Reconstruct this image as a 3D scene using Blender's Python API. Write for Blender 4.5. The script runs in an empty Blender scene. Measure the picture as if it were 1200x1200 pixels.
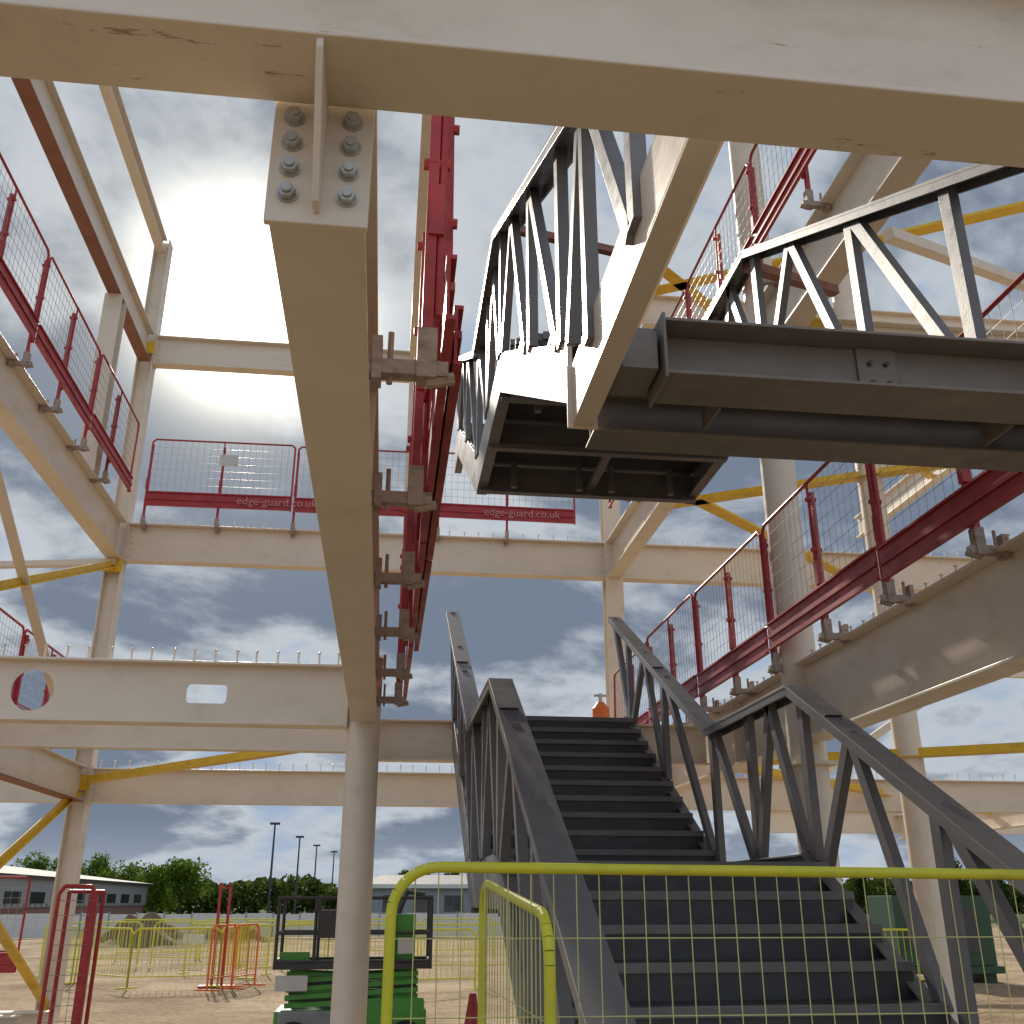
import bpy, math, random
from mathutils import Vector, noise
random.seed(7)
E=1.65
scene=bpy.context.scene
# ------------------------------------------------------------ materials
def newmat(name):
    m=bpy.data.materials.new(name); m.use_nodes=True
    nt=m.node_tree; return m,nt,nt.nodes["Principled BSDF"]
def paint(name,col,rough=0.45,var=0.12,dirt=(0.25,0.17,0.1),dirt_amt=0.25,metal=0.0,bump=0.0,scale=3.0,speck=0.0,sscale=(0.6,0.6,1.6),sth=0.665):
    m,nt,b=newmat(name); N=nt.nodes; L=nt.links
    tc=N.new("ShaderNodeTexCoord")
    mp=N.new("ShaderNodeMapping"); mp.inputs["Scale"].default_value=(1,1,1.8); L.new(tc.outputs["Object"],mp.inputs["Vector"])
    n2=N.new("ShaderNodeTexNoise"); n2.inputs["Scale"].default_value=scale*1.7; n2.inputs["Detail"].default_value=5; n2.inputs["Roughness"].default_value=0.7
    L.new(mp.outputs[0],n2.inputs["Vector"])
    r1=N.new("ShaderNodeMapRange"); r1.inputs[1].default_value=0.25; r1.inputs[2].default_value=0.7; r1.inputs[3].default_value=1+var*0.6; r1.inputs[4].default_value=1-var
    L.new(n2.outputs["Fac"],r1.inputs[0])
    mul=N.new("ShaderNodeVectorMath"); mul.operation='SCALE'; mul.inputs[0].default_value=col
    L.new(r1.outputs[0],mul.inputs["Scale"])
    r2=N.new("ShaderNodeMapRange"); r2.inputs[1].default_value=0.56; r2.inputs[2].default_value=0.74; r2.inputs[3].default_value=0; r2.inputs[4].default_value=dirt_amt
    L.new(n2.outputs["Fac"],r2.inputs[0])
    mx=N.new("ShaderNodeMix"); mx.data_type='RGBA'; L.new(r2.outputs[0],mx.inputs["Factor"]); L.new(mul.outputs[0],mx.inputs["A"]); mx.inputs["B"].default_value=(*dirt,1)
    out=mx.outputs["Result"]
    if speck>0:
        mp3=N.new("ShaderNodeMapping"); mp3.inputs["Scale"].default_value=sscale; L.new(tc.outputs["Object"],mp3.inputs["Vector"])
        n3=N.new("ShaderNodeTexNoise"); n3.inputs["Scale"].default_value=11; n3.inputs["Detail"].default_value=6; n3.inputs["Roughness"].default_value=0.78
        L.new(mp3.outputs[0],n3.inputs["Vector"])
        r3=N.new("ShaderNodeMapRange"); r3.inputs[1].default_value=sth; r3.inputs[2].default_value=sth+0.04; r3.inputs[3].default_value=0; r3.inputs[4].default_value=speck
        L.new(n3.outputs["Fac"],r3.inputs[0])
        m3=N.new("ShaderNodeMix"); m3.data_type='RGBA'; L.new(r3.outputs[0],m3.inputs["Factor"]); L.new(out,m3.inputs["A"]); m3.inputs["B"].default_value=(0.24,0.13,0.06,1); out=m3.outputs["Result"]
    L.new(out,b.inputs["Base Color"])
    rr=N.new("ShaderNodeMapRange"); rr.inputs[1].default_value=0.3; rr.inputs[2].default_value=0.7; rr.inputs[3].default_value=rough-0.1; rr.inputs[4].default_value=rough+0.15
    L.new(n2.outputs["Fac"],rr.inputs[0]); L.new(rr.outputs[0],b.inputs["Roughness"])
    b.inputs["Metallic"].default_value=metal
    if bump>0:
        n4=N.new("ShaderNodeTexNoise"); n4.inputs["Scale"].default_value=60; n4.inputs["Detail"].default_value=2; L.new(tc.outputs["Object"],n4.inputs["Vector"])
        bp=N.new("ShaderNodeBump"); bp.inputs["Strength"].default_value=bump; bp.inputs["Distance"].default_value=0.004
        L.new(n4.outputs["Fac"],bp.inputs["Height"]); L.new(bp.outputs[0],b.inputs["Normal"])
    return m
M_cream=paint("cream_paint",(0.76,0.67,0.555),0.36,0.06,(0.42,0.32,0.22),0.2,speck=0.5,bump=0.08,scale=1.6,sth=0.68)
M_creamh=paint("cream_paint_scuffed",(0.76,0.665,0.54),0.36,0.07,(0.42,0.32,0.21),0.25,speck=0.7,bump=0.08,scale=1.6,sscale=(0.25,1.3,2.0),sth=0.64)
M_creamred=paint("flange_primer",(0.30,0.13,0.09),0.6,0.2)
M_grey=paint("grey_paint",(0.165,0.158,0.162),0.38,0.15,(0.22,0.18,0.15),0.3,bump=0.1)
M_brown=paint("steel_brown_grey",(0.21,0.185,0.165),0.45,0.15,(0.24,0.17,0.12),0.4)
M_greydk=paint("dark_steel",(0.055,0.055,0.06),0.5,0.2,(0.12,0.1,0.09),0.3)
M_tread=paint("tread_steel",(0.055,0.056,0.062),0.42,0.3,(0.14,0.12,0.10),0.45)
M_red=paint("red_paint",(0.42,0.03,0.035),0.42,0.3,(0.14,0.06,0.05),0.4)
M_rust=paint("rusty_clamp",(0.42,0.33,0.27),0.6,0.3,(0.17,0.06,0.03),0.6,scale=8)
M_yel=paint("yellow_paint",(0.80,0.52,0.03),0.45,0.15,(0.25,0.15,0.05),0.3)
M_lime=paint("lime_paint",(0.62,0.61,0.035),0.38,0.12,(0.3,0.25,0.1),0.25)
M_wire=paint("wire_zinc",(0.34,0.32,0.30),0.4,0.1,metal=0.3)
M_limewire=paint("wire_lime",(0.60,0.60,0.24),0.45,0.1)
M_zinc=paint("zinc_bolt",(0.50,0.50,0.48),0.35,0.15,(0.3,0.2,0.1),0.5,metal=0.5)
M_white=paint("white_panel",(0.62,0.62,0.60),0.5,0.1)
M_black=paint("black_rubber",(0.02,0.02,0.02),0.7,0.2)
M_green=paint("machine_green",(0.09,0.36,0.06),0.4,0.2)
M_dkgreen=paint("dark_green",(0.02,0.07,0.04),0.45,0.2)
M_orange=paint("orange_plastic",(0.75,0.16,0.03),0.45,0.1)
M_wall=paint("cladding_grey",(0.26,0.28,0.30),0.5,0.08)
M_brick=paint("red_brick",(0.22,0.13,0.11),0.8,0.2)
M_roof=paint("roof_sheet",(0.10,0.11,0.12),0.7,0.1)
M_soil=paint("soil",(0.17,0.12,0.08),0.95,0.3,bump=0.6)
M_pink=paint("lettering_pink",(0.60,0.26,0.26),0.5)
m,nt,b=newmat("window_glass"); b.inputs["Base Color"].default_value=(0.03,0.04,0.05,1); b.inputs["Roughness"].default_value=0.08; M_glass=m
M_bark=paint("bark",(0.08,0.06,0.045),0.9,0.3)
def leafmat(name,c1,c2):
    m,nt,b=newmat(name); N=nt.nodes;L=nt.links
    g=N.new("ShaderNodeNewGeometry"); cr=N.new("ShaderNodeValToRGB")
    cr.color_ramp.elements[0].color=(*c1,1); cr.color_ramp.elements[1].color=(*c2,1)
    df=N.new("ShaderNodeBsdfDiffuse"); L.new(cr.outputs[0],df.inputs[0])
    L.new(g.outputs["Random Per Island"],cr.inputs[0])
    tr=N.new("ShaderNodeBsdfTranslucent"); L.new(cr.outputs[0],tr.inputs[0]); mx=N.new("ShaderNodeMixShader"); mx.inputs[0].default_value=0.45
    L.new(df.outputs[0],mx.inputs[1]); L.new(tr.outputs[0],mx.inputs[2]); L.new(mx.outputs[0],N["Material Output"].inputs[0]); N.remove(b)
    return m
M_leaf=leafmat("leaves_light",(0.05,0.10,0.015),(0.15,0.22,0.03))
M_leaf2=leafmat("leaves_dark",(0.025,0.045,0.012),(0.08,0.11,0.025))

# ------------------------------------------------------------ mesh builder
class MB:
    def __init__(s): s.v=[]; s.f=[]; s.m=[]
    def obox(s,c,ax,ay,az,m=0):
        i=len(s.v); c=Vector(c)
        for sx,sy,sz in((-1,-1,-1),(1,-1,-1),(1,1,-1),(-1,1,-1),(-1,-1,1),(1,-1,1),(1,1,1),(-1,1,1)):
            s.v.append(c+ax*sx+ay*sy+az*sz)
        for q in((0,3,2,1),(4,5,6,7),(0,1,5,4),(1,2,6,5),(2,3,7,6),(3,0,4,7)):
            s.f.append(tuple(i+k for k in q)); s.m.append(m)
    def box(s,x0,x1,y0,y1,z0,z1,m=0):
        s.obox(((x0+x1)/2,(y0+y1)/2,(z0+z1)/2),Vector((abs(x1-x0)/2,0,0)),Vector((0,abs(y1-y0)/2,0)),Vector((0,0,abs(z1-z0)/2)),m)
    def bar(s,a,b,w,h,m=0,up=(0,0,1)):
        a=Vector(a);b=Vector(b);d=b-a;L=d.length;d.normalize();up=Vector(up)
        if abs(d.dot(up))>0.98: up=Vector((0,1,0))
        side=d.cross(up).normalized(); u=side.cross(d).normalized()
        s.obox((a+b)/2,d*(L/2),side*(w/2),u*(h/2),m)
    def tube(s,a,b,r,n=8,m=0,r2=None,cap=True):
        a=Vector(a);b=Vector(b);d=(b-a).normalized();r2=r if r2 is None else r2
        t=Vector((0,0,1)) if abs(d.z)<0.9 else Vector((1,0,0))
        p=d.cross(t).normalized();q=d.cross(p)
        i=len(s.v)
        for k in range(n):
            an=2*math.pi*k/n; o=p*math.cos(an)+q*math.sin(an)
            s.v.append(a+o*r); s.v.append(b+o*r2)
        for k in range(n):
            j=(k+1)%n; s.f.append((i+2*k,i+2*k+1,i+2*j+1,i+2*j)); s.m.append(m)
        if cap:
            s.f.append(tuple(i+2*k for k in range(n))); s.m.append(m)
            s.f.append(tuple(i+2*k+1 for k in reversed(range(n)))); s.m.append(m)
    def path(s,pts,r,n=8,m=0):
        for a,b in zip(pts[:-1],pts[1:]): s.tube(a,b,r,n,m)
    def poly(s,pts,m=0):
        i=len(s.v); s.v+= [Vector(p) for p in pts]; s.f.append(tuple(range(i,i+len(pts)))); s.m.append(m)
    def ibeam(s,a,b,z0,z1,wf=0.2,tf=0.02,tw=0.014,m=0,mbot=None):
        a=Vector((a[0],a[1],0));b=Vector((b[0],b[1],0))
        def bb(zl,zh,w,mm): s.bar(a+Vector((0,0,(zl+zh)/2)),b+Vector((0,0,(zl+zh)/2)),w,zh-zl,mm)
        bb(z0,z0+tf,wf,m if mbot is None else mbot); bb(z1-tf,z1,wf,m); bb(z0+tf,z1-tf,tw,m)
    def studs(s,a,b,z,sp=0.17,h=0.11,m=0,off=0.0):
        a=Vector(a);b=Vector(b);L=(b-a).length;n=int(L/sp);d=(b-a)/n
        for k in range(n):
            p=a+d*(k+0.5)+Vector((random.uniform(-.01,.01),0,z)); t=Vector((random.uniform(-.004,.004),0,h)); s.tube(p,p+t,0.009,6,m); s.tube(p+t*0.9,p+t,0.017,6,m)
    def build(s,name,parent,mats,smooth=False,bevel=0):
        me=bpy.data.meshes.new(name); me.from_pydata([tuple(v) for v in s.v],[],s.f)
        for mm in mats: me.materials.append(mm)
        me.polygons.foreach_set("material_index",s.m); me.update()
        o=bpy.data.objects.new(name,me); scene.collection.objects.link(o)
        if parent: o.parent=parent
        if smooth:
            me.polygons.foreach_set("use_smooth",[True]*len(me.polygons))
            try:
                bpy.context.view_layer.objects.active=o; o.select_set(True); bpy.ops.object.shade_smooth_by_angle(angle=math.radians(40)); o.select_set(False)
            except Exception: pass
        if bevel:
            bv=o.modifiers.new("bevel","BEVEL"); bv.width=bevel; bv.segments=2; bv.limit_method='ANGLE'; bv.angle_limit=math.radians(40)
        return o
def top(name):
    e=bpy.data.objects.new(name,None); e.empty_display_size=0.3; scene.collection.objects.link(e); return e

# ------------------------------------------------------------ steel frame
frame=top("steel_building_frame")
XL,XC,XR,XRR=-4.5,-0.206,3.7,11.9
YN,YM,YF=1.72,8.62,16.0
b=MB(); b.ibeam((-7,YN),(9,YN),E+1.69,E+2.17,0.205,0.016,0.012)
b.box(-3.206,-3.194,YN-0.098,YN-0.008,E+1.71,E+2.15)
b.build("header_beam",frame,[M_creamh],bevel=0.004)
b=MB(); b.ibeam((XC,1.852),(XC,8.48),E+1.39,E+1.93,0.211,0.016,0.012)
b.box(XC-0.112,XC+0.112,1.832,1.850,E+1.372,E+1.93)
b.ibeam((XC,8.76),(XC,11.1),E+1.42,E+1.9,0.2,0.016,0.012)
for y in (3.6,6.2): b.box(XC+0.007,XC+0.1,y,y+0.012,E+1.41,E+1.91)
b.build("long_beam",frame,[M_cream],bevel=0.003)
b=MB()
t=0.0075
prof=[(1.832,E+1.40),(1.832,E+1.69),(1.625,E+1.69),(1.625,E+1.665),(1.79,E+1.40)]
for sx in(-t,t):
    for y,z in prof: b.v.append(Vector((XC+sx,y,z)))
b.f+= [(0,1,2,3,4),(9,8,7,6,5)]; b.m+=[0,0]
for k in range(5):
    j=(k+1)%5; b.f.append((k,k+5,j+5,j)); b.m.append(0)
b.build("haunch_rib",frame,[M_cream],bevel=0.002)
b=MB()
for sx in(-0.066,0.064):
    for k in range(4):
        z=E+1.655-0.07*k
        c=Vector((XC+sx,1.832,z)); b.tube(c,c+Vector((0,-0.004,0)),0.024,16); b.tube(c+Vector((0,-0.004,0)),c+Vector((random.uniform(-.001,.001),-0.02,0)),0.0195,6); b.tube(c+Vector((0,-0.02,0)),c+Vector((0,-0.026,0)),0.011,10)
b.build("end_plate_bolts",frame,[M_zinc])
def cell_beam(x0,x1,y,z0,z1,holes,name):
    b=MB(); tf=0.02
    b.box(x0,x1,y-0.1,y+0.1,z0,z0+tf); b.box(x0,x1,y-0.1,y+0.1,z1-tf,z1)
    b.studs((x0,y,0),(x1,y,0),z1,0.17,0.12)
    b.box(x1,x1+0.02,y-0.1,y+0.1,z0-0.01,z1)
    b.build(name,frame,[M_cream],bevel=0.003)
    cu=bpy.data.curves.new(name+"_web",'CURVE'); cu.dimensions='2D'; cu.fill_mode='BOTH'; cu.extrude=0.007
    def spl(pts):
        s=cu.splines.new('POLY'); s.points.add(len(pts)-1)
        for p,q in zip(s.points,pts): p.co=(q[0],q[1],0,1)
        s.use_cyclic_u=True
    spl([(x0,z0+tf),(x1,z0+tf),(x1,z1-tf),(x0,z1-tf)])
    for h in holes:
        pts=[]
        if h[0]=='c':
            _,cx,cz,r=h
            pts=[(cx+r*math.cos(a*math.pi/20),cz+r*math.sin(a*math.pi/20)) for a in range(40)]
        else:
            _,cx,cz,w,hh,r=h
            for (qx,qz,a0) in((1,1,0),(-1,1,90),(-1,-1,180),(1,-1,270)):
                for k in range(6):
                    a=math.radians(a0+k*18); pts.append((cx+qx*(w/2-r)+r*math.cos(a),cz+qz*(hh/2-r)+r*math.sin(a)))
        spl(pts)
    o=bpy.data.objects.new(name+"_web",cu); o.rotation_euler=(math.pi/2,0,0); o.location=(0,y,0); scene.collection.objects.link(o); o.parent=frame
    cu.materials.append(M_cream)
cell_beam(XL+0.16,XC-0.16,YM,E+1.36,E+1.88,[('c',-2.93,E+1.62,0.17),('s',-1.53,E+1.62,0.33,0.16,0.035),('c',-3.9,E+1.62,0.17)],"cellular_beam")
b=MB()
for (x0,x1) in((XL+0.13,XR-0.13),(XR+0.13,XRR-0.13),(XRR+0.13,20),(-12.7,XL-0.13)):
    b.ibeam((x0,YF),(x1,YF),E+1.35,E+1.85,0.2); b.studs((x0,YF,0),(x1,YF,0),E+1.85,0.2,0.12)
    if x0>-10:
        b.ibeam((x0,YF),(x1,YF),E+5.12,E+5.76,0.22); b.studs((x0,YF,0),(x1,YF,0),E+5.76,0.25,0.12)
b.ibeam((XL+0.13,YF),(XR-0.13,YF),E+8.74,E+9.3,0.2)
b.ibeam((XR+0.13,13.7),(20,13.7),E+8.74,E+9.3,0.2)
for x in (XL+0.14,XR-0.15,XR+0.14):
    for z0,z1 in((1.33,1.87),(5.1,5.78),(8.72,9.32)):
        b.box(x,x+0.015,YF-0.112,YF+0.112,E+z0,E+z1)
for x in(XL+.2,XR-.2):
    for z0 in(1.45,5.25,8.85):
        for k in range(4): b.tube((x,YF-.007,E+z0+k*.1),(x,YF-.03,E+z0+k*.1),.016,6)
b.ibeam((XC+0.1,11.2),(XR-0.1,11.2),E+1.42,E+1.86,0.2)
b.ibeam((XL,11.2),(XC-0.1,11.2),E+1.5,E+1.86,0.16)
b.ibeam((8.5,23),(26,23),E+1.45,E+1.95,0.2); b.ibeam((9.5,23),(26,23),E+5.2,E+5.7,0.2)
b.ibeam((XR+0.1,YM),(16,YM),E+5.15,E+5.7,0.2)
b.build("cross_beams",frame,[M_cream],bevel=0.003)
b=MB()
b.ibeam((XL,9),(XL,YF-0.13),E+1.35,E+1.85,0.2,mbot=1); b.ibeam((XL,YM+.1),(XL,YF-0.13),E+5.12,E+5.76,0.24)
b.ibeam((XL,2),(XL,YF-0.13),E+8.74,E+9.3,0.2,mbot=1)
b.ibeam((XL,2),(XL,YF-0.1),E+11.0,E+11.3,0.16)
b.ibeam((0.2,2),(0.2,YF-0.1),E+8.8,E+9.3,0.24)
b.ibeam((XR,1.9),(XR,YM-.17),E+1.3,E+1.98,0.24,0.022); b.ibeam((XR,YM+.17),(XR,YF-.13),E+1.3,E+1.98,0.24,0.022)
b.studs((XR,2,0),(XR,YF,0),E+1.98,0.2,0.1)
b.ibeam((XR,1.9),(XR,YM-.17),E+5.12,E+5.76,0.24); b.ibeam((XR,YM+.17),(XR,YF-.13),E+5.12,E+5.76,0.24)
b.ibeam((XR,1.9),(XR,YF-.13),E+8.74,E+9.3,0.2)
for y in(3.3,10.2,13): b.box(XR-0.11,XR-0.008,y,y+0.012,E+1.33,E+1.95)
for z in(1.3,5.12,8.74): b.ibeam((XRR,2),(XRR,23),E+z,E+z+0.55,0.2)
b.build("depth_beams",frame,[M_cream,M_creamred],bevel=0.003)
def hcol(b,x,y,z0,z1,s=0.25,m=0):
    b.box(x-s/2,x+s/2,y-s/2,y-s/2+0.018,z0,z1,m); b.box(x-s/2,x+s/2,y+s/2-0.018,y+s/2,z0,z1,m); b.box(x-0.007,x+0.007,y-s/2+0.018,y+s/2-0.018,z0,z1,m)
def hcol_x(b,x,y,z0,z1,s=0.25):
    b.box(x-s/2,x-s/2+0.018,y-s/2,y+s/2,z0,z1); b.box(x+s/2-0.018,x+s/2,y-s/2,y+s/2,z0,z1); b.box(x-s/2+0.018,x+s/2-0.018,y-0.007,y+0.007,z0,z1)
b=MB()
hcol_x(b,XL,YF,0,E+11.3,0.27); hcol(b,XR,YF,0,E+9.4,0.3); hcol(b,XL,13.9,E+5.76,E+8.74,0.27); hcol(b,XRR,YF,0,E+9.4)
hcol(b,XL,1.72,0,E+1.69); hcol(b,6.5,1.72,0,E+1.69); hcol(b,XL,YM,0,E+5.1,0.25); hcol(b,20,YF,0,E+9)
for x,y in((XL,YF),(XR,YF),(XRR,YF)): b.box(x-0.25,x+0.25,y-0.25,y+0.25,0.0,0.03)
hcol(b,0.2,YF+0.0,E+5.76,E+8.74,0.2)
b.build("h_columns",frame,[M_cream],bevel=0.003)
b=MB()
b.tube((XC,YM,0),(XC,YM,E+1.93),0.137,40); b.tube((XR,YM,0),(XR,YM,E+9.4),0.165,40)
b.tube((6.25,11.6,0),(6.25,11.6,E+9),0.16,32); b.tube((XRR,YM,0),(XRR,YM,E+9.4),0.16,32)
b.tube((XC,YM,0),(XC,YM,0.025),0.25,24)
b.build("tube_columns",frame,[M_cream],smooth=True)
b=MB(); b.box(XC-0.16,XC+0.16,YM-0.16,YM+0.16,E+1.93,E+1.955); b.box(XR-.2,XR+.2,YM-.2,YM+.2,E+1.1,E+1.13); b.build("cap_plates",frame,[M_cream])
b=MB()
def brace(a,c,w=0.09,m=0): 
    a=Vector(a);c=Vector(c); b.bar(a,c,w,0.012,m); b.bar(a+Vector((0,0,0.055)),c+Vector((0,0,0.055)),0.012,0.098,m)
brace((XL+.1,15.85,E+1.62),(XC-.1,11.25,E+1.62),.13); brace((XC+.1,11.3,E+1.62),(XR-.1,15.8,E+1.62),.13)
for z in(1.6,5.25,8.85):
    brace((XR+.1,12.9,E+z),(XRR,8.2,E+z),0.2); brace((XR+.1,12.3,E+z),(XRR,19.3,E+z),0.2)
brace((XR+.1,7.9,E+5.25),(XRR,12.5,E+5.25),0.18); brace((XRR,8.8,E+8.85),(XR+.1,4.2,E+8.85),.18)
brace((XL,15.9,E+1.5),(XL,9.2,E-1.2),0.12); brace((XL+.03,15.9,E-1.4),(XL+.03,9.2,E+1.5),0.12)
brace((XL,15.9,E+5.0),(XL,9.5,E+2.5),0.13,0); brace((XL+.03,14.5,E+2.3),(XL+.03,9.5,E+5.2),0.13,1)
brace((XL+.05,15.8,E+5.0),(XL-6,15.8,E+4.6),0.12,1)
for x,y,z in((XL,YF,1.62),(XL,YF,5.0),(XL,YF,9.0),(XL,YF,2.3)):
    b.box(x-0.15,x+0.15,y-0.155,y-0.137,E+z-0.1,E+z+0.12)
b.build("wind_bracing",frame,[M_yel,M_cream])
b=MB()
b.bar((5.2,13.7,E+8.7),(12,13.7,E+5.6),0.14,0.14); b.bar((12,13,E+9),(5.5,9,E+7.2),0.14,0.14); b.bar((8.5,YF,E+1.3),(14,YF,E-1),0.12,0.12); b.bar((6.3,11.6,E+5.3),(11.9,11.6,E+8.7),0.14,0.14); b.bar((7,YF,E+1.9),(12,YF,E+5),0.12,0.12)
b.build("cream_bracing",frame,[M_cream],bevel=0.003)

# ------------------------------------------------------------ edge barriers
def barrier_run(a,d,n,z,offv,plen=2.2,brz=-0.35,arm=0.25,hgt=1.2,sign=False,text=None,clamps=True):
    tp=top("edge_protection_barrier"); a=Vector((a[0],a[1],z)); d=Vector((d[0],d[1],0)); o=Vector((offv[0],offv[1],0)); Z=Vector((0,0,1))
    f=MB(); w=MB(); k=MB(); c=MB()
    for i in range(n):
        j1=random.uniform(-.015,.015); lean=o*random.uniform(-.02,.02)
        p=a+d*(i*plen+0.03)+Z*j1; q=a+d*((i+1)*plen-0.03)+Z*(j1+random.uniform(-.015,.015)); H=Z*hgt+lean
        f.path([p,p+H*0.96,p+H+d*0.05,q+H-d*0.05,q+H*0.96,q],0.016,8)
        mid=(p+q)/2; f.tube(mid,mid+H,0.012,6); f.tube(p+Z*0.26,q+Z*0.26,0.012,6)
        nx=int(plen/0.105)
        for j in range(1,nx):
            r=p+(q-p)*(j/nx); w.tube(r+Z*0.26,r+H,0.0026,3,cap=False)
        for j in range(1,7):
            zz=(0.26+(hgt-0.26)*j/7)/hgt; w.tube(p+H*zz,q+H*zz,0.0026,3,cap=False)
        s=o*-0.03
        k.bar(p+Z*0.12+s,q+Z*0.12+s,0.012,0.22); k.bar(p+Z*0.235+s*1.3,q+Z*0.235+s*1.3,0.035,0.016); k.bar(p+Z*0.005+s*1.3,q+Z*0.005+s*1.3,0.035,0.016); k.bar(p+Z*0.12+s*1.5,q+Z*0.12+s*1.5,0.014,0.03)
        for pp in([p+d*0.0,(p+q)/2] ):
            pp=pp+o*0.035
            f.bar(pp+Z*(brz),pp+H*0.93,0.036,0.036)
            f.tube(pp+Z*0.6-o*.06,pp+Z*0.6+o*.03,0.02,6); f.tube(pp+Z*1.05-o*.06,pp+Z*1.05+o*.03,0.02,6)
            f.bar(pp+Z*.3-o*.02,pp+Z*.5-o*.02,.05,.055)
            if not clamps: continue
            bz=pp+Z*(brz+0.02)
            c.bar(bz-o*0.07,bz+o*(arm),0.05,0.05); c.bar(bz-Z*.05+o*(arm-.05),bz+Z*.1+o*(arm-.05),0.07,0.03,up=o)
            c.tube(bz+o*(arm-.09)-Z*.05,bz+o*(arm-.09)+Z*.13,0.011,6); c.tube(bz-Z*.04,bz-Z*.02-o*.09,0.02,6)
            c.bar(bz-Z*.034-o*.003,bz+Z*.14-o*.003,0.062,0.066)
    f.build("frame",tp,[M_red]); w.build("mesh_infill",tp,[M_wire]); k.build("toe_board",tp,[M_red])
    if clamps: c.build("clamps",tp,[M_rust])
    if text:
        for x in text:
            cu=bpy.data.curves.new("lettering",'FONT'); cu.body="edge-guard.co.uk"; cu.size=0.19; cu.align_x='CENTER'; cu.extrude=0.001
            ob=bpy.data.objects.new("lettering",cu); ob.rotation_euler=(math.pi/2,0,0); ob.location=(x,a.y-0.066,z+0.07); cu.materials.append(M_pink)
            scene.collection.objects.link(ob); ob.parent=tp
    if sign:
        s=MB(); s.box(a.x+1.15,a.x+1.45,a.y-0.05,a.y-0.04,z+.75,z+.95); s.build("label",tp,[M_white])
    return tp
barrier_run((0.10,2.72),(0,1),3,E+1.74,(-1,0),plen=2.22,brz=-0.22,arm=0.2)
barrier_run((0.150,3.1),(0,1),2,E+1.80,(-1,0),plen=2.3,clamps=False,brz=-.1)
barrier_run((XR-0.24,2.0),(0,1),6,E+2.12,(1,0),plen=2.2,brz=-0.16,arm=0.2)
barrier_run((XR-0.24,3.4),(0,1),5,E+6.0,(1,0),plen=2.3,brz=-0.3,arm=0.2)
barrier_run((XL+0.24,8.2),(0,1),3,E+6.0,(-1,0),plen=2.35,brz=-0.3,arm=0.2)
barrier_run((XL-0.24,8.6),(0,1),3,E+2.1,(1,0),plen=2.35,brz=-0.3,arm=0.2)
barrier_run((XL+0.35,YF-0.24),(1,0),3,E+6.02,(0,1),plen=2.4,brz=-0.33,arm=0.2,sign=True,text=(-2.0,2.1))
barrier_run((-9.6,15.4),(1,0),2,E-0.9,(0,1),plen=2.4,brz=-0.75,arm=0.1)
tp=top("edge_protection_barrier"); f=MB(); w=MB()
x0,y0=-2.58,9.0
f.path([(x0,y0,0.02),(x0,y0,1.7),(x0+.04,y0,1.76),(x0+.22,y0+.1,1.76),(x0+.26,y0+.1,1.7),(x0+.26,y0+.1,0.02)],0.016,8)
f.path([(x0+.05,y0+.1,0.02),(x0+.05,y0+.1,1.72),(x0+.3,y0+.2,1.72),(x0+.3,y0+.2,0.02)],0.016,8)
f.box(x0+.2,x0+.24,y0+.13,y0+.3,0.02,1.7); f.box(x0+.02,x0+.2,y0+.02,y0+.05,0.1,0.14)
for j in range(1,16): w.tube((x0,y0,0.11*j),(x0+.26,y0+.1,0.11*j),0.0026,4)
for j in range(1,3): w.tube((x0+.087*j,y0+.033*j,0.02),(x0+.087*j,y0+.033*j,1.75),0.0026,4)
f.build("frame",tp,[M_red]); w.build("mesh_infill",tp,[M_wire])

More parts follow.
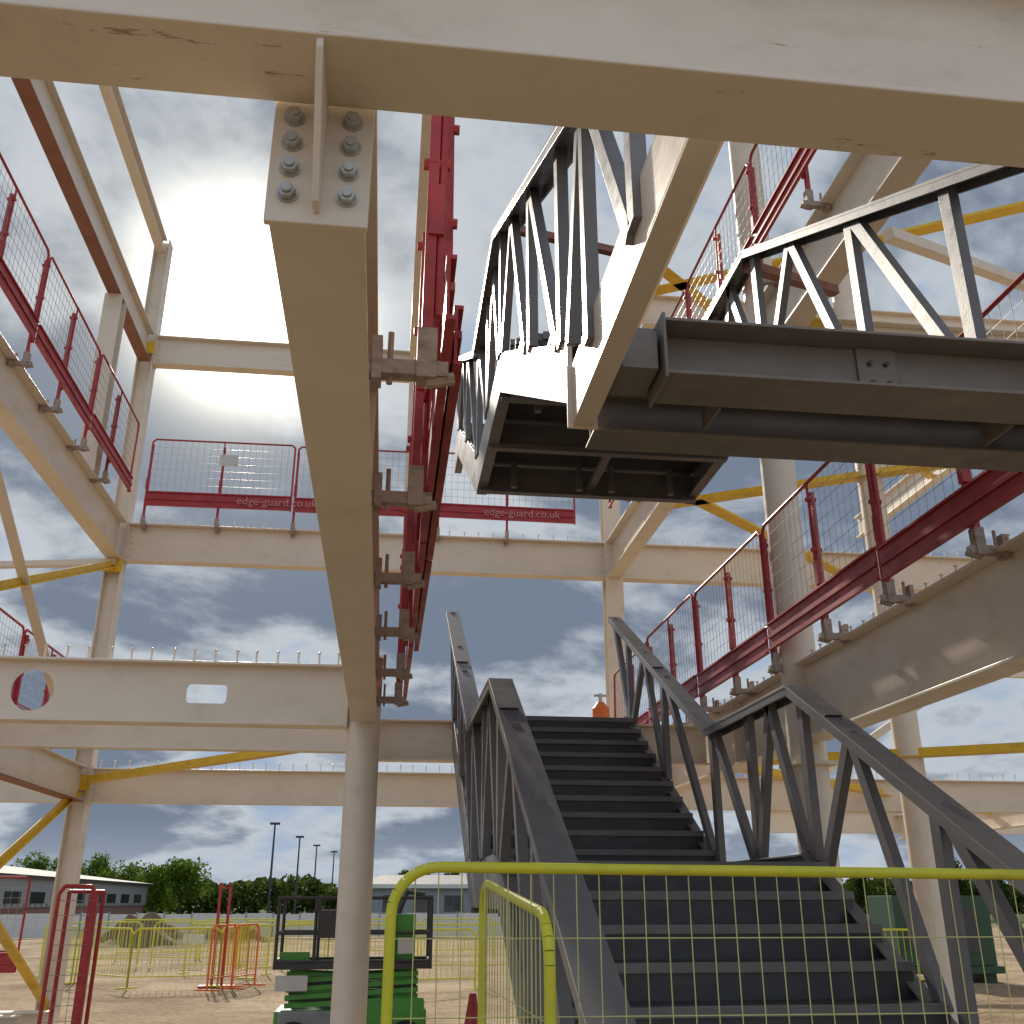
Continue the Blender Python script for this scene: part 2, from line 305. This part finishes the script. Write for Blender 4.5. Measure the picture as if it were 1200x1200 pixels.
# ------------------------------------------------------------ staircases
def staircase(dz,upper=False):
    tp=top("steel_staircase"); X0,X1=0.72,2.75
    P=[(3.2,0.0),(6.5,1.87),(8.4,1.87),(11.25,3.55),(11.9,3.55)]
    S=MB(); T=MB(); G=MB(); C=MB(); U=MB()
    for side,X in((-1,X0),(1,X1)):
        xo=X
        for i in range(4):
            (ya,za),(yb,zb)=P[i],P[i+1]
            cream=(upper and i==0 and side==-1)
            tgt=C if cream else S
            dy,dzz=yb-ya,zb-za; L=math.hypot(dy,dzz)
            if upper and i==0: ya2=3.78; za=za+(ya2-ya)*dzz/dy; ya=ya2
            lo=(0.2 if i==0 else 0.27)/ (dy/L)
            tp0=0.06/(dy/L)
            j=len(tgt.v)
            for sx in(-0.012,0.012):
                for (y,z) in((ya,za+tp0),(yb,zb+tp0),(yb,zb-(0.27 if cream else lo)),(ya,za-lo)): tgt.v.append(Vector((xo+sx,y,z+dz)))
            for q in((0,1,2,3),(7,6,5,4),(0,4,5,1),(1,5,6,2),(2,6,7,3),(3,7,4,0)): tgt.f.append(tuple(j+k for k in q)); tgt.m.append(0)
            for off in(tp0-0.006,-lo+0.006):
                tgt.bar((xo-side*0.045+0,ya,za+off+dz),(xo-side*0.045,yb,zb+off+dz),0.066,0.012)
        H=1.14
        tp_pts=[(3.1,H-0.0),(6.5,1.87+H),(8.35,1.87+H),(11.9,1.87+H+3.55*0.55)]
        if upper and side==-1: tp_pts=[(1.95,H+0.05)]+[(3.3,H+.12)]+tp_pts[1:]
        for i in range(len(tp_pts)-1):
            (ya,za),(yb,zb)=tp_pts[i],tp_pts[i+1]
            T.bar((xo,ya,za+dz),(xo,yb,zb+dz),0.16,0.02)
            T.bar((xo-0.07,ya,za+dz-0.035),(xo-0.07,yb,zb+dz-0.035),0.014,0.05); T.bar((xo+0.07,ya,za+dz-0.035),(xo+0.07,yb,zb+dz-0.035),0.014,0.05)
            if (za!=zb) and i>=(1 if len(tp_pts)==5 else 0):
                fr=.84 if i==len(tp_pts)-4 else .45
                ym=ya+(yb-ya)*fr; zm=za+(zb-za)*fr; T.bar((xo-.065,ym,zm+dz+.0125),(xo+.05,ym,zm+dz+.0125),0.045,0.006,1)
        def ztop(y):
            for (ya,za),(yb,zb) in zip(tp_pts[:-1],tp_pts[1:]):
                if ya<=y<=yb: return za+(zb-za)*(y-ya)/(yb-ya)
            return tp_pts[-1][1]
        def zbot(y):
            if y<P[0][0]: return 0.1
            for (ya,za),(yb,zb) in zip(P[:-1],P[1:]):
                if ya<=y<=yb: return za+(zb-za)*(y-ya)/(yb-ya)+0.06
            return P[-1][1]+0.06
        def mem(y0,y1,w=0.09):
            T.bar((xo,y0,zbot(y0)+dz),(xo,y1,ztop(y1)-0.015+dz),0.055,w,up=(0,1,0.3))
        vs=[3.3,4.9,6.42,7.45,8.35,9.8,11.2]
        if upper: vs[0]=3.9
        for y in vs: mem(y,y)
        ds=[(3.4,4.85),(5.1,5.75),(6.3,5.75),(6.55,7.0),(7.4,6.98),(7.55,8.28),(8.5,9.7),(9.9,10.5),(11.1,10.5)]
        if upper: ds[0]=(4.0,4.85)
        for y0,y1 in ds: mem(y0,y1,0.08)
        if upper and side==-1:
            for y0,y1 in((3.3,3.3),(3.7,3.35),(2.6,3.2),(2.55,2.55)): mem(y0,y1,0.08)
        mem(11.25,11.85); 
    xi0,xi1=X0+0.03,X1-0.03
    def flight(y0,z0,y1,z1,n,i0=0):
        g=(y1-y0)/n; r=(z1-z0)/n
        for i in range(i0,n):
            yy=y0+g*i; zz=z0+r*(i+1)
            if i<n-1: G.box(xi0,xi1,yy,yy+g+0.015,zz-0.035+dz,zz+dz)
            G.box(xi0,xi1,yy+0.012,yy+0.018,zz-r+dz,zz-0.036+dz)
            G.box(xi0,xi1,yy-0.006,yy-0.001,zz-0.045+dz,zz+0.001+dz,1)
    flight(3.2,0,6.5,1.87,11,2 if upper else 0); flight(8.4,1.87,11.25,3.55,10)
    G.box(xi0,xi1,6.5,8.4,1.835+dz,1.87+dz); G.box(xi0,xi1,11.25,11.9,3.515+dz,3.55+dz)
    for y in(6.55,8.35): U.bar((X0,y,1.69+dz),(X1,y,1.69+dz),0.012,0.26); U.bar((X0,y,1.566+dz),(X1,y,1.566+dz),0.075,0.012)
    U.bar((X0,7.45,1.60+dz),(X1,7.45,1.60+dz),0.07,0.05); U.bar((X0,7.45,1.72+dz),(X1,7.45,1.72+dz),0.012,0.19)
    for x in(1.75,): U.bar((x,6.57,1.64+dz),(x,8.34,1.64+dz),0.07,0.04)
    for x in(1.0,1.6,1.9,2.45):
        for y in (6.7,8.2): U.box(x,x+.05,y,y+.05,1.57+dz,1.83+dz)
    S.build("stringers",tp,[M_grey],bevel=0.002); T.build("truss_balustrade",tp,[M_grey,M_greydk],bevel=0.002)
    G.build("treads",tp,[M_tread,M_grey]); U.build("landing_joists",tp,[M_grey])
    if C.v: C.build("left_stringer",tp,[M_cream],bevel=0.002)
    return tp
st1=staircase(0.0); st2=staircase(3.55,True)
b=MB(); b.box(0.72,0.81,1.84,3.75,E+1.88,E+1.892); b.box(0.72,0.732,1.84,3.75,E+1.892,E+2.148); b.box(0.72,0.81,1.84,3.75,E+2.148,E+2.16)
b.box(0.70,0.83,3.75,3.765,E+1.87,E+2.17)
b.build("stair_support_channel",frame,[M_cream],bevel=0.003)
b=MB()
b.ibeam((1.0,3.42),(6.2,3.42),E+1.90,E+2.15,0.26,0.014,0.01); b.ibeam((0.82,3.88),(6.2,3.88),E+1.88,E+2.1,0.2,0.014,0.01)
b.box(1.0,1.014,3.285,3.555,E+1.88,E+2.17); b.box(0.84,0.985,3.32,3.555,E+1.93,E+2.1)
b.box(1.85,2.02,3.40,3.414,E+1.915,E+2.135)
b.box(0.9,6.2,3.56,3.77,E+2.04,E+2.06)
for x in(1.3,2.6,3.9): b.box(x,x+.012,3.56,3.78,E+1.9,E+2.038)
b.build("stair_trimmer_beams",frame,[M_brown],bevel=0.003)
b=MB()
for x in(1.9,1.97):
    for z in(1.97,2.06): b.tube((x,3.398,E+z),(x,3.385,E+z),0.011,6)
b.build("splice_bolts",frame,[M_greydk])
b=MB(); b.bar((2.75,6.6,E+4.85),(XR,7.0,E+4.95),0.08,0.08); b.bar((0.72,6.4,E+4.9),(1.9,6.6,E+4.85),.06,.06); b.build("temporary_strut",frame,[M_creamred])

# ------------------------------------------------------------ lime mesh barriers
def lime_barrier(a,c,h0,h1,ztoe=0.0,r=0.016,cr=0.13,sp=0.065):
    tp=top("pedestrian_barrier"); a=Vector(a);c=Vector(c); d=(c-a).normalized(); Z=Vector((0,0,1)); f=MB(); w=MB()
    h=lambda t:h0+(h1-h0)*t
    L=(c-a).length
    pts=[a+Z*0.02]
    for k in range(7):
        an=math.radians(90*k/6); pts.append(a+d*(cr-cr*math.cos(an))+Z*(h0-cr+cr*math.sin(an)))
    for k in range(7):
        an=math.radians(90*(1-k/6)); pts.append(c-d*(cr-cr*math.cos(an))+Z*(h1-cr+cr*math.sin(an)))
    pts.append(c+Z*0.02); f.path(pts,r,10)
    f.tube(a+Z*0.15,c+Z*0.15,r*0.8,8)
    for e in(a,c):
        s=d.cross(Z); f.tube(e+s*0.25+Z*0.02,e-s*0.25+Z*0.02,r*0.8,8)
    n=int(L/sp)
    for k in range(1,n):
        t=k/n; x=t*L; hh=h(t)
        if x<cr: hh-=cr-math.sqrt(max(0,cr*cr-(cr-x)**2))
        if L-x<cr: hh-=cr-math.sqrt(max(0,cr*cr-(cr-(L-x))**2))
        p=a+d*x; w.tube(p+Z*0.15,p+Z*hh,0.0017,4,cap=False)
    k=0.15
    while k<min(h0,h1)-cr: w.tube(a+Z*k,c+Z*k,0.0017,4,cap=False); k+=0.2
    f.build("frame",tp,[M_lime],smooth=True); w.build("mesh_infill",tp,[M_limewire]); return tp
lime_barrier((0.03,3.05,0),(2.35,2.98,0),E+0.09,E+0.07)
lime_barrier((0.45,2.85,0),(0.40,4.2,0),E-0.03,E+0.06)
def far_bar(x0,y0,x1,y1,mat=M_lime,h=1.08):
    tp=top("pedestrian_barrier"); f=MB(); a=Vector((x0,y0,0.04)); c=Vector((x1,y1,0.04)); Z=Vector((0,0,1)); d=(c-a).normalized(); L=(c-a).length
    f.path([a,a+Z*(h-.1),a+Z*h+d*.1,c+Z*h-d*.1,c+Z*(h-.1),c],0.022,6); f.tube(a+Z*.2,c+Z*.2,0.015,6)
    n=int(L/0.11)
    for k in range(1,n): p=a+d*(L*k/n); f.tube(p+Z*.2,p+Z*h,0.0065,3,cap=False)
    if random.random()<0.2: f.bar(a+Z*0.65+d*(L*.35),a+Z*0.65+d*(L*.6),0.01,0.22,1)
    for e in(a,c):
        s=d.cross(Z); f.tube(e+s*.25,e-s*.25,0.018,6)
    f.build("panel",tp,[mat,M_white])
pts=[(-6.3,24),(-4.9,22.5),(-3.2,22.8),(-2.9,25),(-1.2,26.5),(0.7,26),(2.4,25.5),(4.2,26.5)]
for p,q in zip(pts[:-1],pts[1:]): far_bar(*p,*q)
for p,q in(((-6,30),(-3.8,30)),((-3.7,30),(-1.5,31)),((-4.6,27),(-2.6,26.3)),((-2.4,28),(-.3,28.6)),((0.2,21),(1.9,21.4)),((6,20),(8.2,20.5)),((8.3,20.5),(10.5,20)),((-8.5,29),(-6.3,29.8)),((-7.6,33),(-5.4,33.4)),((-5.3,33.5),(-3.1,34)),((-6.4,24.1),(-7.6,26)),((-1,33),(1.2,33.5)),((1.3,33.6),(3.5,33))): far_bar(*p,*q)
for x,y in((-3.25,21.8),(-2.85,22.2)): far_bar(x,y,x+0.35,y+0.9,M_orange,1.15)
tp=top("warning_post"); f=MB(); f.tube((-3.35,23,0),(-3.35,23,2.0),0.03,8); f.tube((-3.15,23,0),(-3.15,23,2.0),0.03,8); f.bar((-3.35,23,1.9),(-3.15,23,1.9),0.03,0.03); f.bar((-3.6,23,0.02),(-2.9,23,0.02),0.3,0.04); f.build("posts",tp,[M_red])

# ------------------------------------------------------------ scissor lift
tp=top("scissor_lift"); cx,cy=-0.28,13.0
f=MB(); f.box(cx-.85,cx+.85,cy-.38,cy+.38,0.26,0.5); f.box(cx+.15,cx+.82,cy-.44,cy-.38,0.3,0.62); f.box(cx-.8,cx-.2,cy-.43,cy-.385,0.3,0.5,1)
f.build("chassis",tp,[M_green,M_wall],bevel=0.02)
f=MB()
for x in(-.62,.62):
    for s in(-1,1): f.tube((cx+x,cy+s*.33,0.2),(cx+x,cy+s*.47,0.2),0.2,20)
f.build("wheels",tp,[M_black],smooth=True)
f=MB()
for x in(-.62,.62): f.tube((cx+x,cy-.475,0.2),(cx+x,cy-.48,0.2),0.1,14)
f.build("hubs",tp,[M_zinc])
f=MB()
for k in range(4):
    z=0.54+k*0.085
    for s in(-.28,.28):
        f.bar((cx-.75,cy+s,z),(cx+.75,cy+s,z+.075),0.04,0.05,1); f.bar((cx-.75,cy+s*.8,z+.075),(cx+.75,cy+s*.8,z),0.04,0.05,k%2)
f.box(cx-.9,cx+.9,cy-.38,cy+.38,0.92,0.98)
f.build("scissor_arms",tp,[M_greydk,M_green])
f=MB()
for z in(1.0,1.3,1.68):
    for s in(-.37,.37): f.tube((cx-.88,cy+s,z),(cx+.88,cy+s,z),0.02,6)
    for s in(-.88,.88): f.tube((cx+s,cy-.37,z),(cx+s,cy+.37,z),0.02,6)
for x in(-.88,-.45,.0,.45,.88):
    for s in(-.37,.37): f.tube((cx+x,cy+s,0.96),(cx+x,cy+s,1.68),0.022,6)
f.box(cx-.4,cx-.15,cy-.45,cy-.39,1.25,1.55); f.box(cx+.4,cx+.7,cy-.3,cy+.1,1.0,1.5,1); f.box(cx-.84,cx-.5,cy-.3,cy-.28,1.0,1.1,1); f.path([(cx+.5,cy,1.5),(cx+.6,cy,1.75),(cx+.8,cy-.1,1.72)],0.03,6,0)
f.build("guard_rails",tp,[M_greydk,M_green])
f=MB(); f.box(cx+.5,cx+.68,cy-.4,cy-.385,1.08,1.25); f.box(cx-.2,cx+.1,cy-.4,cy-.385,1.0,1.12); f.box(cx-.86,cx-.5,cy-.4,cy-.385,.7,.86); f.build("placards",tp,[M_white])

tp=top("traffic_cone"); f=MB(); cxx,cyy=1.0,11.5
f.box(cxx-.22,cxx+.22,cyy-.22,cyy+.22,0,0.04); f.tube((cxx,cyy,0.04),(cxx,cyy,0.75),0.16,20,0,0.035); f.tube((cxx,cyy,0.35),(cxx,cyy,0.5),0.1035,20,1,0.079,cap=False); f.build("cone",tp,[M_red,M_white],smooth=True)
tp=top("orange_gas_bottle"); f=MB()
z0=E+2.05
f.box(3.0,3.5,14.9,15.4,E+1.9,z0); f.tube((3.25,15.2,z0),(3.25,15.2,z0+.72),0.13,18); f.tube((3.25,15.2,z0+.72),(3.25,15.2,z0+.82),0.13,18,0,0.05); f.tube((3.25,15.2,z0+.82),(3.25,15.2,z0+.95),0.03,8,1); f.tube((3.15,15.2,z0+.92),(3.35,15.2,z0+.92),0.02,6,1)
f.build("bottle",tp,[M_orange,M_zinc],smooth=True)
tp=top("site_generator"); f=MB(); f.box(11.0,13.2,22,23.2,0.35,1.75); f.box(10.9,13.3,21.9,23.3,0.2,0.34); f.box(11.0,11.3,22.1,23.1,0,0.2); f.box(12.9,13.2,22.1,23.1,0,.2); f.tube((12.6,22.6,1.75),(12.6,22.6,2.1),0.05,10)
for k in range(6): f.box(11.2,12.0,21.985,21.998,0.7+.12*k,0.76+.12*k,1)
f.box(12.2,12.9,21.985,21.998,0.6,1.5,1); f.build("housing",tp,[M_dkgreen,M_greydk],bevel=0.02)
tp=top("stacked_steel_beams"); f=MB(); f.ibeam((-9,14.3),(-4.0,14.3),0.1,0.38,0.2); f.ibeam((-9,13.9),(-4.2,13.8),0.1,0.38,0.2); f.box(-8,-7.8,13.6,14.5,0,0.1); f.box(-4.8,-4.6,13.6,14.5,0,0.1); f.build("beams",tp,[M_cream],bevel=0.003)

# ------------------------------------------------------------ ground
def gmat():
    m,nt,b=newmat("sandy_ground"); N=nt.nodes;L=nt.links
    tc=N.new("ShaderNodeTexCoord")
    n=N.new("ShaderNodeTexNoise"); n.inputs["Scale"].default_value=0.35; n.inputs["Detail"].default_value=7; n.inputs["Roughness"].default_value=0.65; L.new(tc.outputs["Object"],n.inputs["Vector"])
    cr=N.new("ShaderNodeValToRGB"); e=cr.color_ramp.elements; e[0].position=0.35; e[0].color=(0.23,0.165,0.105,1); e[1].position=0.62; e[1].color=(0.46,0.355,0.24,1)
    L.new(n.outputs["Fac"],cr.inputs[0])
    n2=N.new("ShaderNodeTexNoise"); n2.inputs["Scale"].default_value=9; n2.inputs["Detail"].default_value=5; L.new(tc.outputs["Object"],n2.inputs["Vector"])
    mr=N.new("ShaderNodeMapRange"); mr.inputs[1].default_value=.3; mr.inputs[2].default_value=.7; mr.inputs[3].default_value=.7; mr.inputs[4].default_value=1.15; L.new(n2.outputs["Fac"],mr.inputs[0])
    sc=N.new("ShaderNodeVectorMath"); sc.operation='SCALE'; L.new(cr.outputs[0],sc.inputs[0]); L.new(mr.outputs[0],sc.inputs["Scale"])
    ln=N.new("ShaderNodeVectorMath"); ln.operation='LENGTH'; L.new(tc.outputs["Object"],ln.inputs[0])
    m2=N.new("ShaderNodeMapRange"); m2.inputs[1].default_value=75; m2.inputs[2].default_value=95; L.new(ln.outputs["Value"],m2.inputs[0])
    mx=N.new("ShaderNodeMix"); mx.data_type='RGBA'; L.new(m2.outputs[0],mx.inputs["Factor"]); L.new(sc.outputs[0],mx.inputs["A"]); mx.inputs["B"].default_value=(0.08,0.10,0.04,1)
    L.new(mx.outputs["Result"],b.inputs["Base Color"]); b.inputs["Roughness"].default_value=1.0; b.inputs["Specular IOR Level"].default_value=0.1
    bp=N.new("ShaderNodeBump"); bp.inputs["Strength"].default_value=0.8; bp.inputs["Distance"].default_value=0.08; L.new(n2.outputs["Fac"],bp.inputs["Height"]); L.new(bp.outputs[0],b.inputs["Normal"])
    return m
M_ground=gmat()
g=MB(); 
nn=110
for i in range(nn+1):
    for j in range(nn+1):
        x=-45+90*i/nn; y=-10+90*j/nn
        edge=min(1,min(i,nn-i,j,nn-j)/6)
        z=(noise.noise(Vector((x*.25,y*.25,0)))*0.07+noise.noise(Vector((x*.9,y*.9,3)))*0.04)*edge
        g.v.append(Vector((x,y,z)))
for i in range(nn):
    for j in range(nn):
        a=i*(nn+1)+j; g.f.append((a,a+nn+1,a+nn+2,a+1)); g.m.append(0)
B=[(-45,-10),(45,-10),(45,80),(-45,80)]; O=[(-1500,-1500),(1500,-1500),(1500,1500),(-1500,1500)]
for k in range(4):
    j=(k+1)%4; g.poly([(*B[k],0),(*O[k],0),(*O[j],0),(*B[j],0)])
g.build("ground",None,[M_ground],smooth=True)
tp=top("soil_heap"); s=MB()
for hx,hy,hr,hh in((-9.2,44,2.0,1.15),(-6.5,47,2.2,0.8),(9,38,2.5,0.9)):
    i0=len(s.v); n=36; rings=14
    for r in range(rings+1):
        for k in range(n):
            a=2*math.pi*k/n; rr=hr*r/rings; q=Vector((math.cos(a)*rr*1.5+hx,math.sin(a)*rr+hy,1)); z=hh*math.exp(-(2.0*r/rings)**2)-0.03+(0.5*noise.noise(q*1.2)+.25*noise.noise(q*3.1))*(1-r/rings)
            s.v.append(Vector((q.x,q.y,z if r<rings else -0.1)))
    for r in range(rings):
        for k in range(n):
            j=(k+1)%n; s.f.append((i0+r*n+k,i0+(r+1)*n+k,i0+(r+1)*n+j,i0+r*n+j)); s.m.append(0)
s.build("mound",tp,[M_soil],smooth=True)
tp=top("site_hoarding"); f=MB()
for k in range(22):
    x=-17.5+k*1.25; f.box(x,x+1.2,52,52.05,0.05,1.05+0.04*(k%2)); f.box(x+1.2,x+1.25,51.97,52.1,0,1.15,1)
f.build("panels",tp,[M_white,M_wall])
tp=top("warehouse"); f=MB(); f.box(-42,-19.5,52,92,0,1.3,0); f.box(-42.1,-19.4,51.9,92.1,1.3,2.75,1); f.box(-42.3,-19.2,51.7,92.3,2.75,2.95,4)
f.poly([(-42.6,51.5,2.95),(-19.0,51.5,2.95),(-30.5,51.5,4.3)],1); f.poly([(-19,51.5,2.95),(-19,92.5,2.95),(-30.5,92.5,4.3),(-30.5,51.5,4.3)],2); f.poly([(-42.6,51.5,2.95),(-30.5,51.5,4.3),(-30.5,92.5,4.3),(-42.6,92.5,2.95)],2)
f.poly([(-42.6,92.5,2.95),(-30.5,92.5,4.3),(-19,92.5,2.95)],1)
for k in range(9): f.box(-19.4,-19.36,54+k*4.2,56.5+k*4.2,1.5,2.1,3)
for k in range(40): f.box(-19.4,-19.37,52.5+k,52.56+k,1.32,1.48,4)
f.build("walls_and_roof",tp,[M_brick,M_wall,M_roof,M_glass,M_greydk])
tp=top("office_building"); f=MB(); f.box(-1.8,34,98,112,0,2.7,0); f.box(-2.2,34.4,97.5,112.5,2.7,3.05,1)
f.poly([(-2.2,97.5,3.05),(34.4,97.5,3.05),(32,105,4.0),(0,105,4.0)],2); f.poly([(-2.2,97.5,3.05),(0,105,4),(-2.2,112.5,3.05)],2); f.poly([(34.4,97.5,3.05),(34.4,112.5,3.05),(32,105,4.)],2); f.poly([(-2.2,112.5,3.05),(0,105,4),(32,105,4),(34.4,112.5,3.05)],2)
for k in range(12):
    x=0.2+k*2.8; f.box(x,x+1.7,97.95,97.99,0.8,2.1,3); f.box(x-.08,x+1.78,97.96,97.975,0.72,0.8,2); f.box(x+.82,x+.9,97.93,97.949,0.8,2.1,2)
f.build("walls_and_roof",tp,[M_wall,M_white,M_roof,M_glass])
for r,Y,h in((-.1017,100,8.3),(-.0779,121,8.3),(-.0617,140,8.3),(-.0453,158,8.3)):
    tp=top("lamp_post"); f=MB(); X=r*Y; f.tube((X,Y,0),(X,Y,h),0.13,10,0,0.08); f.box(X-.45,X+.45,Y-.2,Y+.2,h,h+.2); f.build("pole_and_head",tp,[M_greydk])
def tree(x,y,h,rw,mat,seed,n=3600):
    rnd=random.Random(seed); tp=top("tree"); t=MB(); t.tube((x,y,0),(x+.1,y,h*.45),h*.035,9,0,h*.02)
    lobes=[]
    for k in range(14):
        a=rnd.uniform(0,6.28); rr=rnd.uniform(0,rw*.7); zz=h*rnd.uniform(.25,.9)
        rr*=1-abs(zz/h-.5)*.8
        c=Vector((x+math.cos(a)*rr,y+math.sin(a)*rr,zz)); lobes.append((c,rnd.uniform(.22,.4)*rw)); t.tube((x,y,h*.3),c,h*.012,5,0,h*.004)
    t.build("trunk",tp,[M_bark]); l=MB()
    for k in range(n):
        c,r=rnd.choice(lobes); d=Vector((rnd.gauss(0,1),rnd.gauss(0,1),rnd.gauss(0,1))).normalized()*r*(rnd.random()**.35)*rnd.uniform(.85,1.2)
        p=c+d; p.z=max(.4,p.z); s=rnd.uniform(.08,.17)*max(1,h/7)
        u=Vector((rnd.gauss(0,1),rnd.gauss(0,1),rnd.gauss(0,1))).normalized(); w=u.cross(Vector((rnd.gauss(0,1),rnd.gauss(0,1),.3))).normalized()
        l.poly([p-u*s,p+w*s*.7,p+u*s,p-w*s*.7])
    l.build("foliage",tp,[mat])
for k,(X,Y,h,rw) in enumerate(((-17.2,95,5.0,3.0),(-20.6,100,4.6,3.0),(-23.9,104,5.3,3.2),(-27.6,108,5.8,3.2),(-32.0,112,5.6,3.2),(-35.9,115,6,3.2),(50.1,90,5.5,3),(52.0,85,6,3),(8.7,130,5.2,2.2),(56.0,120,5.5,3))):
    tree(X,Y,h,rw,M_leaf if k<6 else M_leaf2,k)
tp=top("distant_treeline"); l=MB(); rnd=random.Random(4)
for k in range(30000):
    x=rnd.uniform(-75,110); Y=rnd.uniform(135,147); hh=4.0+1.6*noise.noise(Vector((x*.12,0,0)))+1.0*noise.noise(Vector((x*.5,Y*.1,4)))
    p=Vector((x,Y,max(1,hh)*rnd.random()**.8)); s=rnd.uniform(.25,.5)
    u=Vector((rnd.gauss(0,1),rnd.gauss(0,1),rnd.gauss(0,1))).normalized(); w=u.cross(Vector((rnd.gauss(0,1),rnd.gauss(0,1),.3))).normalized()
    l.poly([p-u*s,p+w*s*.7,p+u*s,p-w*s*.7])
l.build("foliage",tp,[M_leaf2])

# ------------------------------------------------------------ sky and sun
SD=Vector((-.160,.879,.556)).normalized()
el=math.asin(SD.z); az=math.atan2(SD.x,SD.y)
w=bpy.data.worlds.new("World"); scene.world=w; w.use_nodes=True
try:
    w.cycles.sampling_method='MANUAL'; w.cycles.sample_map_resolution=512
except Exception: pass
N=w.node_tree.nodes; L=w.node_tree.links; bg=N["Background"]; bg.inputs["Strength"].default_value=0.1
sky=N.new("ShaderNodeTexSky"); sky.sky_type='NISHITA'; sky.sun_disc=False; sky.sun_elevation=el; sky.sun_rotation=az; sky.air_density=1.0; sky.dust_density=0.6
tc=N.new("ShaderNodeTexCoord"); sp=N.new("ShaderNodeSeparateXYZ"); L.new(tc.outputs["Generated"],sp.inputs[0])
def math_(op,a,b=None,c=False):
    n=N.new("ShaderNodeMath"); n.operation=op; n.use_clamp=c
    for i,v in enumerate((a,b)):
        if v is None: continue
        if isinstance(v,(int,float)): n.inputs[i].default_value=v
        else: L.new(v,n.inputs[i])
    return n.outputs[0]
zc=math_('ADD',math_('MAXIMUM',sp.outputs["Z"],0.0),0.28)
cb=N.new("ShaderNodeCombineXYZ"); L.new(math_('DIVIDE',sp.outputs["X"],zc),cb.inputs[0]); L.new(math_('DIVIDE',sp.outputs["Y"],zc),cb.inputs[1]); cb.inputs[2].default_value=5.2
def nz(scale,det,rough,dist=0.0):
    n=N.new("ShaderNodeTexNoise"); n.inputs["Scale"].default_value=scale; n.inputs["Detail"].default_value=det; n.inputs["Roughness"].default_value=rough; n.inputs["Distortion"].default_value=dist; L.new(cb.outputs[0],n.inputs["Vector"]); return n.outputs["Fac"]
def mr(v,a,b_,c,d):
    n=N.new("ShaderNodeMapRange"); n.interpolation_type='SMOOTHSTEP'; L.new(v,n.inputs[0])
    for i,x in enumerate((a,b_,c,d)): n.inputs[i+1].default_value=x
    return n.outputs[0]
def mix(f,a,b_):
    n=N.new("ShaderNodeMix"); n.data_type='RGBA'
    if isinstance(f,float): n.inputs["Factor"].default_value=f
    else: L.new(f,n.inputs["Factor"])
    for k,v in(("A",a),("B",b_)):
        if isinstance(v,tuple): n.inputs[k].default_value=(*v,1)
        else: L.new(v,n.inputs[k])
    return n.outputs["Result"]
n1=nz(2.1,9,0.57,0.15)
cov=mr(n1,0.33,0.45,0,1)
thick=mr(n1,0.44,0.575,0,1)
dp=N.new("ShaderNodeVectorMath"); dp.operation='DOT_PRODUCT'; L.new(tc.outputs["Generated"],dp.inputs[0]); dp.inputs[1].default_value=SD
dpc=math_('MAXIMUM',dp.outputs["Value"],0.0)
glow1=math_('POWER',dpc,420.0); glow2=math_('POWER',dpc,60.0); glow3=math_('POWER',dpc,9.0)
bright=mix(glow3,(5.0,5.5,6.1),(5.6,6.0,6.4)); dark=mix(glow2,(1.75,2.2,2.95),(3.0,3.3,3.8))
cl=mix(thick,bright,dark)
vm=N.new("ShaderNodeVectorMath"); vm.operation='MINIMUM'; L.new(sky.outputs[0],vm.inputs[0]); vm.inputs[1].default_value=(5.0,5.6,6.4)
col=mix(cov,mix(0.55,vm.outputs[0],(2.2,3.5,5.6)),cl)
haze=mr(sp.outputs["Z"],0.0,0.08,0.5,0.0)
col=mix(haze,col,(5.0,5.7,6.5))
# unseen sky behind the camera boosted as added fill light on the steel
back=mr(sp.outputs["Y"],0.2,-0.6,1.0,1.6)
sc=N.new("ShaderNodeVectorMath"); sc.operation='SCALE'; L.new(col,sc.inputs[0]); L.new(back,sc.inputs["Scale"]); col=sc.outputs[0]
def addc(a,f,c):
    n=N.new("ShaderNodeVectorMath"); n.operation='SCALE'; n.inputs[0].default_value=c; L.new(f,n.inputs["Scale"])
    m=N.new("ShaderNodeVectorMath"); m.operation='ADD'; L.new(a,m.inputs[0]); L.new(n.outputs[0],m.inputs[1]); return m.outputs[0]
col=addc(col,glow1,(60,57,47)); col=addc(col,glow2,(1.2,1.05,0.75))
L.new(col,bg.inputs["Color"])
sl=bpy.data.lights.new("sun",'SUN'); sl.energy=4.8; sl.angle=math.radians(1.2); sl.color=(1,0.90,0.76)
so=bpy.data.objects.new("sun",sl); scene.collection.objects.link(so); so.rotation_euler=(-SD).to_track_quat('-Z','Y').to_euler()

# ------------------------------------------------------------ camera
cd=bpy.data.cameras.new("camera"); cam=bpy.data.objects.new("camera",cd); scene.collection.objects.link(cam); scene.camera=cam
cd.sensor_width=36; cd.sensor_height=36; cd.lens=36*1168/1200; cd.clip_end=4000; cd.clip_start=0.05
cam.location=(0,0,E); cam.rotation_euler=(math.radians(90+21.3),0,math.radians(-7))
scene.view_settings.view_transform='Standard'; scene.view_settings.look='None'; scene.view_settings.exposure=0
